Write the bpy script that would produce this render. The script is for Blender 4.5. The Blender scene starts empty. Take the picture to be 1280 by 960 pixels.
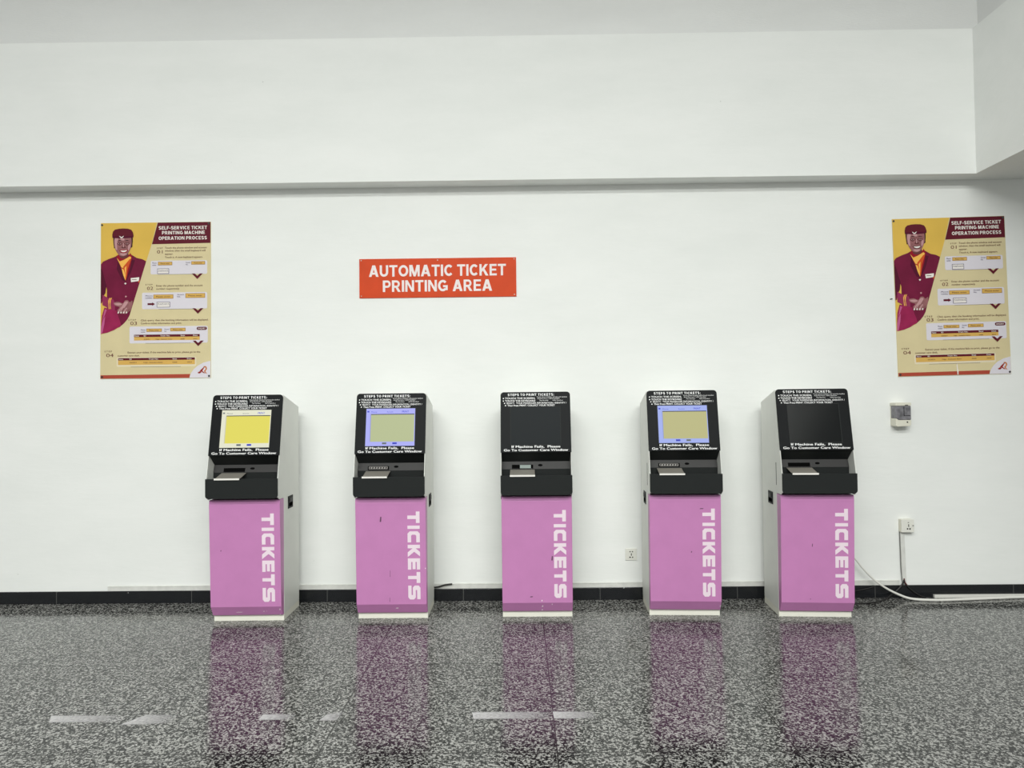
import bpy, bmesh, math, random
from mathutils import Matrix, Vector
from math import sin, cos, pi, radians

random.seed(7)
S = bpy.context.scene
COL = S.collection

# ------------------------------------------------------------------ camera
F_PX, YAW, PITCH, ROLL = 883.4, 0.01014, 0.02481, 0.01045
fw = Vector((-sin(YAW) * cos(PITCH), cos(YAW) * cos(PITCH), sin(PITCH)))
rt0 = Vector((cos(YAW), sin(YAW), 0))
up0 = rt0.cross(fw)
rt = rt0 * cos(ROLL) - up0 * sin(ROLL)
up = rt0 * sin(ROLL) + up0 * cos(ROLL)
cam_data = bpy.data.cameras.new('camera')
cam_data.sensor_fit = 'HORIZONTAL'
cam_data.sensor_width = 36.0
cam_data.lens = F_PX / 1280 * 36.0
cam_data.clip_start = 0.05
cam = bpy.data.objects.new('camera', cam_data)
COL.objects.link(cam)
M = Matrix.Identity(4)
for i in range(3):
    M[i][0], M[i][1], M[i][2] = rt[i], up[i], -fw[i]
M.translation = Vector((0, -5.378, 1.5))
cam.matrix_world = M
S.camera = cam

# ------------------------------------------------------------------ light
S.view_settings.view_transform = 'Standard'
S.view_settings.look = 'None'
S.view_settings.gamma = 1.0
S.view_settings.use_curve_mapping = False
S.view_settings.exposure = 0.0

world = bpy.data.worlds.new('hall_ambient')
S.world = world
world.use_nodes = True
bg = world.node_tree.nodes['Background']
bg.inputs['Color'].default_value = (0.97, 1.0, 0.96, 1)
bg.inputs['Strength'].default_value = 0.43


def area(name, loc, target, sx, sy, watts, spread=180, col=(0.98, 1.0, 0.96)):
    d = bpy.data.lights.new(name, 'AREA')
    d.shape = 'RECTANGLE'
    d.size, d.size_y, d.energy, d.color = sx, sy, watts, col
    d.spread = radians(spread)
    o = bpy.data.objects.new(name, d)
    COL.objects.link(o)
    o.location = loc
    o.rotation_euler = (Vector(target) - Vector(loc)).to_track_quat('-Z', 'Y').to_euler()
    return o


# two rows of downward facing ceiling lamps in the hall behind the viewer
for ly, lw in ((-7.2, 560), (-11.0, 1350)):
    area('ceiling_lamp_row', (-0.4, ly, 6.0), (-0.4, ly + 0.001, 0), 7.5, 0.7, lw)

# ------------------------------------------------------------------ materials
MATS = {}


def mat(name, col, rough=0.5, metal=0.0, spec=0.5, noise=0.0, nscale=40.0, bump=0.0, bscale=200.0,
        emit=None, estr=1.0):
    if name in MATS:
        return MATS[name]
    m = bpy.data.materials.new(name)
    m.use_nodes = True
    nt = m.node_tree
    b = nt.nodes['Principled BSDF']
    b.inputs['Base Color'].default_value = (*col, 1)
    b.inputs['Roughness'].default_value = rough
    b.inputs['Metallic'].default_value = metal
    b.inputs['Specular IOR Level'].default_value = spec
    tc = None
    if noise or bump:
        tc = nt.nodes.new('ShaderNodeTexCoord')
    if noise:
        n = nt.nodes.new('ShaderNodeTexNoise')
        n.inputs['Scale'].default_value = nscale
        n.inputs['Detail'].default_value = 4
        nt.links.new(tc.outputs['Object'], n.inputs['Vector'])
        r = nt.nodes.new('ShaderNodeMapRange')
        r.inputs['From Min'].default_value = 0.3
        r.inputs['From Max'].default_value = 0.7
        r.inputs['To Min'].default_value = 1 - noise
        r.inputs['To Max'].default_value = 1 + noise
        nt.links.new(n.outputs['Fac'], r.inputs['Value'])
        x = nt.nodes.new('ShaderNodeVectorMath')
        x.operation = 'SCALE'
        x.inputs[0].default_value = col
        nt.links.new(r.outputs['Result'], x.inputs['Scale'])
        nt.links.new(x.outputs['Vector'], b.inputs['Base Color'])
    if bump:
        n2 = nt.nodes.new('ShaderNodeTexNoise')
        n2.inputs['Scale'].default_value = bscale
        n2.inputs['Detail'].default_value = 3
        nt.links.new(tc.outputs['Object'], n2.inputs['Vector'])
        bp = nt.nodes.new('ShaderNodeBump')
        bp.inputs['Strength'].default_value = bump
        bp.inputs['Distance'].default_value = 0.002
        nt.links.new(n2.outputs['Fac'], bp.inputs['Height'])
        nt.links.new(bp.outputs['Normal'], b.inputs['Normal'])
    if emit:
        b.inputs['Emission Color'].default_value = (*emit, 1)
        b.inputs['Emission Strength'].default_value = estr
    MATS[name] = m
    return m


def lin(r, g, b):
    f = lambda c: (c / 255 / 12.92) if c / 255 <= 0.04045 else ((c / 255 + 0.055) / 1.055) ** 2.4
    return (f(r), f(g), f(b))


def math_node(nt, op, a, b=None, c=None):
    n = nt.nodes.new('ShaderNodeMath')
    n.operation = op
    for i, v in enumerate((a, b, c)):
        if v is None:
            continue
        if isinstance(v, (int, float)):
            n.inputs[i].default_value = v
        else:
            nt.links.new(v, n.inputs[i])
    return n.outputs[0]


def wall_material(name='white_wall_paint', lo=(0.795, 0.81, 0.79), hi=(0.84, 0.85, 0.832), grain=26, bump=0.22):
    m = bpy.data.materials.new(name)
    m.use_nodes = True
    nt = m.node_tree
    b = nt.nodes['Principled BSDF']
    b.inputs['Roughness'].default_value = 0.65
    b.inputs['Specular IOR Level'].default_value = 0.25
    tc = nt.nodes.new('ShaderNodeTexCoord')
    mp = nt.nodes.new('ShaderNodeMapping')
    mp.inputs['Scale'].default_value = (0.5, 1, 1.6)
    nt.links.new(tc.outputs['Object'], mp.inputs['Vector'])
    n = nt.nodes.new('ShaderNodeTexNoise')
    n.inputs['Scale'].default_value = 2.2
    n.inputs['Detail'].default_value = 6
    n.inputs['Roughness'].default_value = 0.62
    nt.links.new(mp.outputs['Vector'], n.inputs['Vector'])
    r = nt.nodes.new('ShaderNodeValToRGB')
    r.color_ramp.elements[0].position = 0.3
    r.color_ramp.elements[0].color = (*lo, 1)
    r.color_ramp.elements[1].position = 0.65
    r.color_ramp.elements[1].color = (*hi, 1)
    nt.links.new(n.outputs['Fac'], r.inputs['Fac'])
    # small scuffs and specks of dirt on the paint
    v = nt.nodes.new('ShaderNodeTexVoronoi')
    v.inputs['Scale'].default_value = 3.1
    nt.links.new(tc.outputs['Object'], v.inputs['Vector'])
    sp = math_node(nt, 'LESS_THAN', v.outputs['Distance'], 0.016)
    mx = nt.nodes.new('ShaderNodeMix')
    mx.data_type = 'RGBA'
    nt.links.new(math_node(nt, 'MULTIPLY', sp, 0.3), mx.inputs[0])
    nt.links.new(r.outputs['Color'], mx.inputs[6])
    mx.inputs[7].default_value = (0.3, 0.3, 0.29, 1)
    nt.links.new(mx.outputs[2], b.inputs['Base Color'])
    n2 = nt.nodes.new('ShaderNodeTexNoise')
    n2.inputs['Scale'].default_value = grain
    n2.inputs['Detail'].default_value = 5
    mp2 = nt.nodes.new('ShaderNodeMapping')
    mp2.inputs['Scale'].default_value = (0.35, 1, 1.5)
    nt.links.new(tc.outputs['Object'], mp2.inputs['Vector'])
    nt.links.new(mp2.outputs['Vector'], n2.inputs['Vector'])
    bp = nt.nodes.new('ShaderNodeBump')
    bp.inputs['Strength'].default_value = bump
    bp.inputs['Distance'].default_value = 0.004
    nt.links.new(n2.outputs['Fac'], bp.inputs['Height'])
    nt.links.new(bp.outputs['Normal'], b.inputs['Normal'])
    return m


def floor_material():
    m = bpy.data.materials.new('speckled_granite_tiles')
    m.use_nodes = True
    nt = m.node_tree
    b = nt.nodes['Principled BSDF']
    tc = nt.nodes.new('ShaderNodeTexCoord')
    sx = nt.nodes.new('ShaderNodeSeparateXYZ')
    nt.links.new(tc.outputs['Object'], sx.inputs[0])
    # grain
    v1 = nt.nodes.new('ShaderNodeTexVoronoi')
    v1.inputs['Scale'].default_value = 118
    v2 = nt.nodes.new('ShaderNodeTexVoronoi')
    v2.inputs['Scale'].default_value = 240
    cl = []
    for v in (v1, v2):
        nt.links.new(tc.outputs['Object'], v.inputs['Vector'])
        sp = nt.nodes.new('ShaderNodeSeparateColor')
        nt.links.new(v.outputs['Color'], sp.inputs[0])
        cl.append(sp.outputs[0])
    g = math_node(nt, 'ADD', math_node(nt, 'MULTIPLY', cl[0], 0.72), math_node(nt, 'MULTIPLY', cl[1], 0.28))
    r = nt.nodes.new('ShaderNodeValToRGB')
    e = r.color_ramp.elements
    e[0].position, e[0].color = 0.30, (0.006, 0.006, 0.006, 1)
    e[1].position, e[1].color = 0.80, (0.36, 0.357, 0.342, 1)
    k = e.new(0.46); k.color = (0.020, 0.020, 0.0195, 1)
    k = e.new(0.57); k.color = (0.15, 0.149, 0.142, 1)
    nt.links.new(g, r.inputs['Fac'])
    # tile joints
    P = 1.0238

    def joint(out, off, pitch):
        q = math_node(nt, 'DIVIDE', math_node(nt, 'SUBTRACT', out, off), pitch)
        fr = math_node(nt, 'FRACT', q)
        d = math_node(nt, 'MINIMUM', fr, math_node(nt, 'SUBTRACT', 1.0, fr))
        return math_node(nt, 'LESS_THAN', d, 0.0034), math_node(nt, 'FLOOR', q)
    jx, ix = joint(sx.outputs['X'], -2.9254, P)
    jy, iy = joint(sx.outputs['Y'], -2.321, 1.035)
    j = math_node(nt, 'MAXIMUM', jx, jy)
    # every tile a touch lighter or darker
    cx = nt.nodes.new('ShaderNodeCombineXYZ')
    nt.links.new(ix, cx.inputs[0]); nt.links.new(iy, cx.inputs[1])
    wn = nt.nodes.new('ShaderNodeTexWhiteNoise')
    nt.links.new(cx.outputs[0], wn.inputs['Vector'])
    tv = math_node(nt, 'MULTIPLY_ADD', wn.outputs['Value'], 0.16, 0.92)
    sc = nt.nodes.new('ShaderNodeVectorMath'); sc.operation = 'SCALE'
    nt.links.new(r.outputs['Color'], sc.inputs[0]); nt.links.new(tv, sc.inputs['Scale'])
    mx = nt.nodes.new('ShaderNodeMix'); mx.data_type = 'RGBA'
    nt.links.new(math_node(nt, 'MULTIPLY', j, 0.85), mx.inputs[0])
    nt.links.new(sc.outputs[0], mx.inputs[6])
    mx.inputs[7].default_value = (0.012, 0.012, 0.011, 1)
    nt.links.new(mx.outputs[2], b.inputs['Base Color'])
    n2 = nt.nodes.new('ShaderNodeTexNoise')
    n2.inputs['Scale'].default_value = 1.5
    n2.inputs['Detail'].default_value = 4
    nt.links.new(tc.outputs['Object'], n2.inputs['Vector'])
    nt.links.new(math_node(nt, 'MULTIPLY_ADD', n2.outputs['Fac'], 0.08, 0.085), b.inputs['Roughness'])
    b.inputs['IOR'].default_value = 1.45
    b.inputs['Specular IOR Level'].default_value = 0.37
    return m


def baseboard_material():
    m = bpy.data.materials.new('black_stone_skirting')
    m.use_nodes = True
    nt = m.node_tree
    b = nt.nodes['Principled BSDF']
    b.inputs['Roughness'].default_value = 0.22
    tc = nt.nodes.new('ShaderNodeTexCoord')
    sx = nt.nodes.new('ShaderNodeSeparateXYZ')
    nt.links.new(tc.outputs['Object'], sx.inputs[0])
    q = math_node(nt, 'FRACT', math_node(nt, 'DIVIDE', math_node(nt, 'SUBTRACT', sx.outputs['X'], 2.65), 1.03))
    j = math_node(nt, 'LESS_THAN', q, 0.005)
    n = nt.nodes.new('ShaderNodeTexNoise')
    n.inputs['Scale'].default_value = 55
    n.inputs['Detail'].default_value = 3
    mp = nt.nodes.new('ShaderNodeMapping')
    mp.inputs['Scale'].default_value = (1, 1, 0.35)
    nt.links.new(tc.outputs['Object'], mp.inputs['Vector'])
    nt.links.new(mp.outputs['Vector'], n.inputs['Vector'])
    chips = math_node(nt, 'GREATER_THAN', n.outputs['Fac'], 0.76)
    a = math_node(nt, 'MAXIMUM', math_node(nt, 'MULTIPLY', j, 0.10), math_node(nt, 'MULTIPLY', chips, 0.8))
    mx = nt.nodes.new('ShaderNodeMix'); mx.data_type = 'RGBA'
    nt.links.new(a, mx.inputs[0])
    mx.inputs[6].default_value = (0.010, 0.011, 0.013, 1)
    mx.inputs[7].default_value = (0.62, 0.62, 0.58, 1)
    nt.links.new(mx.outputs[2], b.inputs['Base Color'])
    return m


def reflection_paint_material():
    """Painted light reflection, dense at its left end and fading out to the right."""
    m = bpy.data.materials.new('pale_reflection_paint')
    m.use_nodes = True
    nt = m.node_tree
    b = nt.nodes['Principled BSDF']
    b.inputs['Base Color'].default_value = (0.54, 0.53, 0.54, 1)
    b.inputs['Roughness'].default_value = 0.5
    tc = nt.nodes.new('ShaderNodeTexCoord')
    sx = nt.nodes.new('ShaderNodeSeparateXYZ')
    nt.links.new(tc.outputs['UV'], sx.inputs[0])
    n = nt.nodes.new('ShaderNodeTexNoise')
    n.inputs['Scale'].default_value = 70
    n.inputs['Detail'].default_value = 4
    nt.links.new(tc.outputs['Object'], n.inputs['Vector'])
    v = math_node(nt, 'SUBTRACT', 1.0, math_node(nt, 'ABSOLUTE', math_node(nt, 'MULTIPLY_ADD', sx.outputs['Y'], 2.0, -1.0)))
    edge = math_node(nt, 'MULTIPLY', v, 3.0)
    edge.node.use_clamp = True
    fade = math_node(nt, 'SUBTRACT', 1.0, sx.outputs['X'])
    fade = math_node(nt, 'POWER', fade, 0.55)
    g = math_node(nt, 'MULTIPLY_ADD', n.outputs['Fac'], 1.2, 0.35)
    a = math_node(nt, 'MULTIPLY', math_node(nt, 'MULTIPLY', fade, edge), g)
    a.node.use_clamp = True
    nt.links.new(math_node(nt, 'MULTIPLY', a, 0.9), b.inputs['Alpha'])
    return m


WALL = wall_material()
PLASTER = wall_material('rough_grey_plaster', (0.71, 0.715, 0.705), (0.75, 0.755, 0.745), 90, 0.45)
FLOOR = floor_material()
BASEB = baseboard_material()
REFLECTION_PAINT = reflection_paint_material()
CAB = mat('cabinet_grey_white_enamel', (0.73, 0.74, 0.70), 0.45, noise=0.03, nscale=6)
PLINTH = mat('plinth_cream_enamel', (0.80, 0.79, 0.70), 0.5)
PINK = mat('door_pink_vinyl', (0.535, 0.212, 0.455), 0.42, noise=0.03, nscale=9)
PALEPINK = mat('letter_pale_pink', (0.83, 0.70, 0.78), 0.5)
BLACK = mat('black_satin_plastic', (0.010, 0.011, 0.012), 0.45, spec=0.08, bump=0.05, bscale=500)
BLACKM = mat('black_tray_plastic', (0.019, 0.021, 0.021), 0.5, spec=0.10, bump=0.08, bscale=500)
DGREY = mat('dark_grey_metal', (0.034, 0.033, 0.033), 0.5, spec=0.25)
HOLE = mat('dark_opening', (0.004, 0.004, 0.004), 0.8, spec=0.0)
STEEL = mat('brushed_steel', (0.36, 0.335, 0.295), 0.4, metal=0.3)
LIP = mat('pale_steel_lip', (0.80, 0.78, 0.74), 0.35)
GLASSOFF = mat('switched_off_screen', (0.007, 0.008, 0.0085), 0.16, spec=0.22)
GLASSGREY = mat('switched_off_screen_grey', (0.014, 0.017, 0.019), 0.35, spec=0.05)
SIGNINK = mat('sign_white_ink', (0.84, 0.76, 0.75), 0.5, spec=0.15)
WHITEINK = mat('white_ink', (0.86, 0.86, 0.86), 0.5)
WHITEPL = mat('white_plastic', (0.74, 0.735, 0.68), 0.4)
IVORY = mat('ivory_plastic', (0.70, 0.68, 0.58), 0.4)
TRUNK = mat('grey_trunking_plastic', (0.66, 0.66, 0.63), 0.5, noise=0.08, nscale=20)
WHITECABLE = mat('white_cable_sheath', (0.70, 0.69, 0.65), 0.45)
BLACKCABLE = mat('black_cable_sheath', (0.012, 0.011, 0.011), 0.45)
REDCABLE = mat('brown_red_cable_sheath', (0.10, 0.02, 0.02), 0.45)
SCREW = mat('dark_screw_steel', (0.08, 0.08, 0.08), 0.35, metal=0.8)
SILVERS = mat('bright_screw_steel', (0.5, 0.45, 0.40), 0.4, metal=0.3)
SIGNRED = mat('sign_orange_red', lin(206, 72, 34), 0.5, spec=0.15, noise=0.05, nscale=8)

# ------------------------------------------------------------------ mesh helpers


class MB:
    """collects polygons with a material each and links them as ONE mesh object"""

    def __init__(self):
        self.v, self.f, self.m, self.mats = [], [], [], []

    def _mi(self, m):
        if m not in self.mats:
            self.mats.append(m)
        return self.mats.index(m)

    def poly(self, pts, m):
        b = len(self.v)
        self.v += [tuple(p) for p in pts]
        self.f.append(list(range(b, b + len(pts))))
        self.m.append(self._mi(m))

    def prism(self, a, b, m):
        """solid between two matching outlines"""
        n = len(a)
        base = len(self.v)
        self.v += [tuple(p) for p in a] + [tuple(p) for p in b]
        mi = self._mi(m)
        fs = [list(range(base, base + n)), list(range(base + 2 * n - 1, base + n - 1, -1))]
        for i in range(n):
            j = (i + 1) % n
            fs.append([base + j, base + i, base + n + i, base + n + j])
        self.f += fs
        self.m += [mi] * len(fs)

    def box(self, x0, x1, y0, y1, z0, z1, m):
        q = lambda y: [(x0, y, z0), (x1, y, z0), (x1, y, z1), (x0, y, z1)]
        self.prism(q(y0), q(y1), m)

    def side(self, prof, x0, x1, m):
        """profile of (y, z) pulled along x"""
        self.prism([(x0, y, z) for y, z in prof], [(x1, y, z) for y, z in prof], m)

    def slab(self, prof, y0, y1, m):
        """outline of (x, z) pulled along y"""
        self.prism([(x, y0, z) for x, z in prof], [(x, y1, z) for x, z in prof], m)

    def tube(self, pts, r, m, seg=10, sub=8, r_end=None):
        P = [Vector(p) for p in pts]
        out = []
        n = len(P)
        for i in range(n - 1):
            p0, p1, p2, p3 = P[max(i - 1, 0)], P[i], P[i + 1], P[min(i + 2, n - 1)]
            for k in range(sub):
                t = k / sub
                out.append(0.5 * ((2 * p1) + (p2 - p0) * t + (2 * p0 - 5 * p1 + 4 * p2 - p3) * t * t
                                  + (3 * p1 - p0 - 3 * p2 + p3) * t ** 3))
        out.append(P[-1])
        rings = []
        mi = self._mi(m)
        N = len(out)
        for i, c in enumerate(out):
            d = (out[min(i + 1, N - 1)] - out[max(i - 1, 0)]).normalized()
            s = d.cross(Vector((0, 0.99, 0.1))).normalized()
            w = s.cross(d)
            rr = r if r_end is None else r + (r_end - r) * min(1, i / (N - 1) * 1.6)
            b = len(self.v)
            for a in range(seg):
                an = 2 * pi * a / seg
                self.v.append(tuple(c + s * (rr * cos(an)) + w * (rr * sin(an))))
            rings.append(b)
        for i in range(N - 1):
            for a in range(seg):
                a2 = (a + 1) % seg
                self.f.append([rings[i] + a, rings[i] + a2, rings[i + 1] + a2, rings[i + 1] + a])
                self.m.append(mi)
        for b in (rings[0], rings[-1]):
            self.f.append([b + a for a in range(seg)])
            self.m.append(mi)

    def mesh_text(self, txt, x0, x1, z0, z1, y, m, bold=0.0, to=None):
        """txt fitted to the rectangle x0..x1, z0..z1 at depth y"""
        vs, fs = glyphs(txt, 0.0)
        lx = min(v[0] for v in vs); hx = max(v[0] for v in vs)
        ly, hy = 0.0, 0.69
        mi = self._mi(m)
        lx -= bold; hx += bold
        shifts = [(0, 0)] if bold < .004 else [(0, 0), (-bold, 0), (bold, 0), (0, -bold * .6), (0, bold * .6),
                                               (-bold * .7, bold * .5), (bold * .7, -bold * .5),
                                               (bold * .7, bold * .5), (-bold * .7, -bold * .5), (bold * .5, 0), (-bold * .5, 0)]
        for k, (sx_, sy_) in enumerate(shifts):
            b = len(self.v)
            for vx, vy in vs:
                X = x0 + (vx + sx_ - lx) / (hx - lx) * (x1 - x0)
                Z = z0 + (vy + sy_ - ly) / (hy - ly) * (z1 - z0)
                self.v.append(to(X, Z, y + k * .00003) if to else (X, y - k * .00003, Z))
            for f in fs:
                self.f.append([b + i for i in f])
                self.m.append(mi)

    def block_text(self, txt, x0, x1, z0, z1, y, m, to=None, track=.10):
        """bold grotesque capitals fitted to the rectangle"""
        at, polys = 0.0, []
        for ch in txt:
            if ch == ' ':
                at += .34
                continue
            w, pl = block_glyph(ch)
            polys += [[(at + a, c) for a, c in pg] for pg in pl]
            at += w + track
        W = max(a for pg in polys for a, c in pg)
        for k, pg in enumerate(polys):
            pts = [(x0 + a / W * (x1 - x0), z0 + c * (z1 - z0)) for a, c in pg]
            e = (k % 4) * .00004
            self.poly([to(px, pz, y + e) if to else (px, y - e, pz) for px, pz in pts], m)

    def build(self, name, parent=None, bevel=0.0, smooth=False, recalc=True, seg=2):
        me = bpy.data.meshes.new(name)
        me.from_pydata(self.v, [], self.f)
        for x in self.mats:
            me.materials.append(x)
        me.polygons.foreach_set('material_index', self.m)
        if recalc:
            bm = bmesh.new()
            bm.from_mesh(me)
            bmesh.ops.recalc_face_normals(bm, faces=bm.faces)
            bm.to_mesh(me)
            bm.free()
        if smooth:
            me.polygons.foreach_set('use_smooth', [True] * len(me.polygons))
        me.update()
        o = bpy.data.objects.new(name, me)
        COL.objects.link(o)
        if parent:
            o.parent = parent
        if bevel:
            md = o.modifiers.new('bevel', 'BEVEL')
            md.width = bevel
            md.segments = seg
            md.limit_method = 'ANGLE'
            md.angle_limit = radians(35)
        return o


BT = .205                              # stroke of the bold capitals, in letter heights


def _strip(pts, closed=False, t=BT):
    n = len(pts)
    L, R_ = [], []
    for i in range(n):
        a = pts[i - 1] if (i or closed) else pts[i]
        c = pts[(i + 1) % n] if (i < n - 1 or closed) else pts[i]
        dx, dy = c[0] - a[0], c[1] - a[1]
        d = math.hypot(dx, dy)
        L.append((pts[i][0] - dy / d * t / 2, pts[i][1] + dx / d * t / 2))
        R_.append((pts[i][0] + dy / d * t / 2, pts[i][1] - dx / d * t / 2))
    rng = range(n if closed else n - 1)
    return [[L[i], L[(i + 1) % n], R_[(i + 1) % n], R_[i]] for i in rng]


def _arc(cx, cy, rx, ry, a0, a1, n=12):
    return [(cx + rx * cos(radians(a0 + (a1 - a0) * k / n)), cy + ry * sin(radians(a0 + (a1 - a0) * k / n))) for k in range(n + 1)]


def _r(x0, y0, x1, y1):
    return [(x0, y0), (x1, y0), (x1, y1), (x0, y1)]


def block_glyph(ch):
    t, h = BT, BT / 2
    if ch == 'A':
        return .88, [[(0, 0), (.235, 0), (.56, 1), (.31, 1)], [(.88, 0), (.645, 0), (.32, 1), (.57, 1)], [(.2, .2), (.68, .2), (.62, .37), (.26, .37)]]
    if ch == 'C':
        return .80, _strip(_arc(.42, .5, .42 - h, .5 - h, 42, 318, 18))
    if ch == 'E':
        return .66, [_r(0, 0, t, 1), _r(t, 0, .66, .18), _r(t, .42, .61, .59), _r(t, .82, .65, 1)]
    if ch == 'F':
        return .61, [_r(0, 0, t, 1), _r(t, .40, .56, .57), _r(t, .82, .61, 1)]
    if ch == 'G':
        return .86, _strip(_arc(.43, .5, .43 - h, .5 - h, 42, 318, 18)) + [_r(.45, .36, .86, .53), _r(.67, .10, .86, .40)]
    if ch == 'H':
        return .76, [_r(0, 0, t, 1), _r(.76 - t, 0, .76, 1), _r(t, .41, .76 - t, .59)]
    if ch == 'I':
        return t, [_r(0, 0, t, 1)]
    if ch == 'K':
        return .82, [_r(0, 0, t, 1), [(t, .30), (.34, .45), (.78, 1), (.52, 1), (t, .58)], [(.30, .46), (.44, .62), (.82, 0), (.56, 0)]]
    if ch == 'L':
        return .60, [_r(0, 0, t, 1), _r(t, 0, .60, .18)]
    if ch == 'M':
        return .94, [_r(0, 0, .19, 1), _r(.75, 0, .94, 1), [(0, 1), (.28, 1), (.56, 0), (.38, 0)], [(.94, 1), (.66, 1), (.38, 0), (.56, 0)]]
    if ch == 'N':
        return .78, [_r(0, 0, .195, 1), _r(.585, 0, .78, 1), [(0, 1), (.21, 1), (.78, 0), (.57, 0)]]
    if ch == 'O':
        return .88, _strip(_arc(.44, .5, .44 - h, .5 - h, 0, 360, 24)[:-1], True)
    if ch in 'PR':
        b = [_r(0, 0, t, 1)] + _strip([(t * .8, 1 - .09), (.40, 1 - .09)] + _arc(.40, .68, .31 - h, .32 - .09, 88, -88, 10) + [(.40, .45), (t * .8, .45)], t=.18)
        if ch == 'R':
            return .78, b + [[(.28, .44), (.50, .44), (.78, 0), (.53, 0)]]
        return .71, b
    if ch == 'S':
        return .74, _strip(_arc(.37, .725, .27, .185, 20, 250, 12) + _arc(.37, .275, .27, .185, 70, -160, 12))
    if ch == 'T':
        return .74, [_r(0, .82, .74, 1), _r(.37 - h, 0, .37 + h, .82)]
    if ch == 'U':
        return .77, _strip([(h, 1), (h, .7)] + _arc(.385, .385, .385 - h, .385 - h, 180, 360, 12) + [(.77 - h, .7), (.77 - h, 1)])
    if ch == 'V':
        return .84, [[(0, 1), (.235, 1), (.54, 0), (.30, 0)], [(.84, 1), (.605, 1), (.30, 0), (.54, 0)]]
    if ch == '-':
        return .36, [_r(0, .30, .36, .48)]
    if ch == ':':
        return .2, [_r(0, 0, .2, .2), _r(0, .5, .2, .7)]
    return .3, []


_G = {}


def glyphs(txt, bold):
    key = (txt, bold)
    if key not in _G:
        cu = bpy.data.curves.new('lettering', 'FONT')
        cu.body = txt
        cu.offset = bold
        cu.resolution_u = 3
        o = bpy.data.objects.new('lettering', cu)
        COL.objects.link(o)
        dg = bpy.context.evaluated_depsgraph_get()
        dg.update()
        me = bpy.data.meshes.new_from_object(o.evaluated_get(dg))
        vs = [(v.co.x, v.co.y) for v in me.vertices]
        fs = [list(p.vertices) for p in me.polygons]
        bpy.data.objects.remove(o)
        bpy.data.meshes.remove(me)
        bpy.data.curves.remove(cu)
        _G[key] = (vs, fs)
    return _G[key]


def empty(name, loc, rz=0.0):
    o = bpy.data.objects.new(name, None)
    o.empty_display_size = 0.1
    COL.objects.link(o)
    o.location = loc
    o.rotation_euler = (0, 0, rz)
    return o


def tag(o, label, cat, group=None):
    o['label'] = label
    o['category'] = cat
    if group:
        o['group'] = group
    return o


def struct(o):
    o['kind'] = 'structure'
    return o


def rrect(x0, x1, z0, z1, r, corners='abcd', n=6):
    """rounded outline; corners a=bottom-left b=bottom-right c=top-right d=top-left"""
    out = []
    for key, cx, cz, sx, sz, a0 in (('a', x0, z0, 1, 1, pi), ('b', x1, z0, -1, 1, 1.5 * pi),
                                   ('c', x1, z1, -1, -1, 0), ('d', x0, z1, 1, -1, 0.5 * pi)):
        if key in corners and r > 0:
            c = (cx + sx * r, cz + sz * r)
            for k in range(n + 1):
                a = a0 + k / n * pi / 2
                out.append((c[0] + r * cos(a), c[1] + r * sin(a)))
        else:
            out.append((cx, cz))
    return out


# ------------------------------------------------------------------ the hall
ZB, ZT, PB, X1, X2 = 3.150, 4.236, 0.158, 3.396, 3.539

b = MB(); b.box(-9, 9, -12.5, 0.25, -0.12, 0, FLOOR); struct(b.build('floor'))
b = MB(); b.box(-9, 9, 0, 0.25, 0, 4.20, WALL); struct(b.build('wall_back'))
b = MB(); b.box(-9, 9, 0, 0.25, 4.2002, 7.0, PLASTER); struct(b.build('wall_back_upper'))
b = MB(); b.box(X2, X2 + 0.5, -12.5, -0.0005, ZT - 0.02, 7.0, PLASTER); struct(b.build('wall_right'))
# the painted beam along the back wall and the one that turns toward the viewer on the right
b = MB(); b.box(-9, X1 + 0.002, -PB, -0.0005, ZB, ZT, WALL); struct(b.build('trim_1'))
b = MB(); b.box(X1, X2 + 0.5, -12.5, -0.0005, ZB + 0.0005, ZT - 0.0005, WALL); struct(b.build('trim_2'))
b = MB(); b.box(-9, 9, -0.014, -0.0003, 0.0, 0.092, BASEB); struct(b.build('baseboard_back', bevel=0.002))
b = MB(); b.box(-3.14, 2.84, -0.010, -0.0003, 0.0925, 0.131, TRUNK)
b.box(-3.14, 2.84, -0.0125, -0.0003, 0.1235, 0.128, TRUNK)
struct(b.build('trim_3', bevel=0.0015))

# ------------------------------------------------------------------ ticket machines
HW = 0.243
YA, ZA, YBp, ZBp = -0.100, 1.150, -0.012, 1.566     # foot and head of the sloping screen panel
PL = math.hypot(YBp - YA, ZBp - ZA)
ey, ez = (YBp - YA) / PL, (ZBp - ZA) / PL            # along the panel, upward
ny, nz = -ez, ey                                     # out of the panel, toward the viewer


def on_panel(x, h, out):
    """x across, h metres up the panel from its foot, out metres in front of its face"""
    return (x, YA + ey * h + ny * out, ZA + ez * h + nz * out)


def panel_solid(mb, outline, o0, o1, m):
    mb.prism([on_panel(x, h, o0) for x, h in outline], [on_panel(x, h, o1) for x, h in outline], m)


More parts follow.
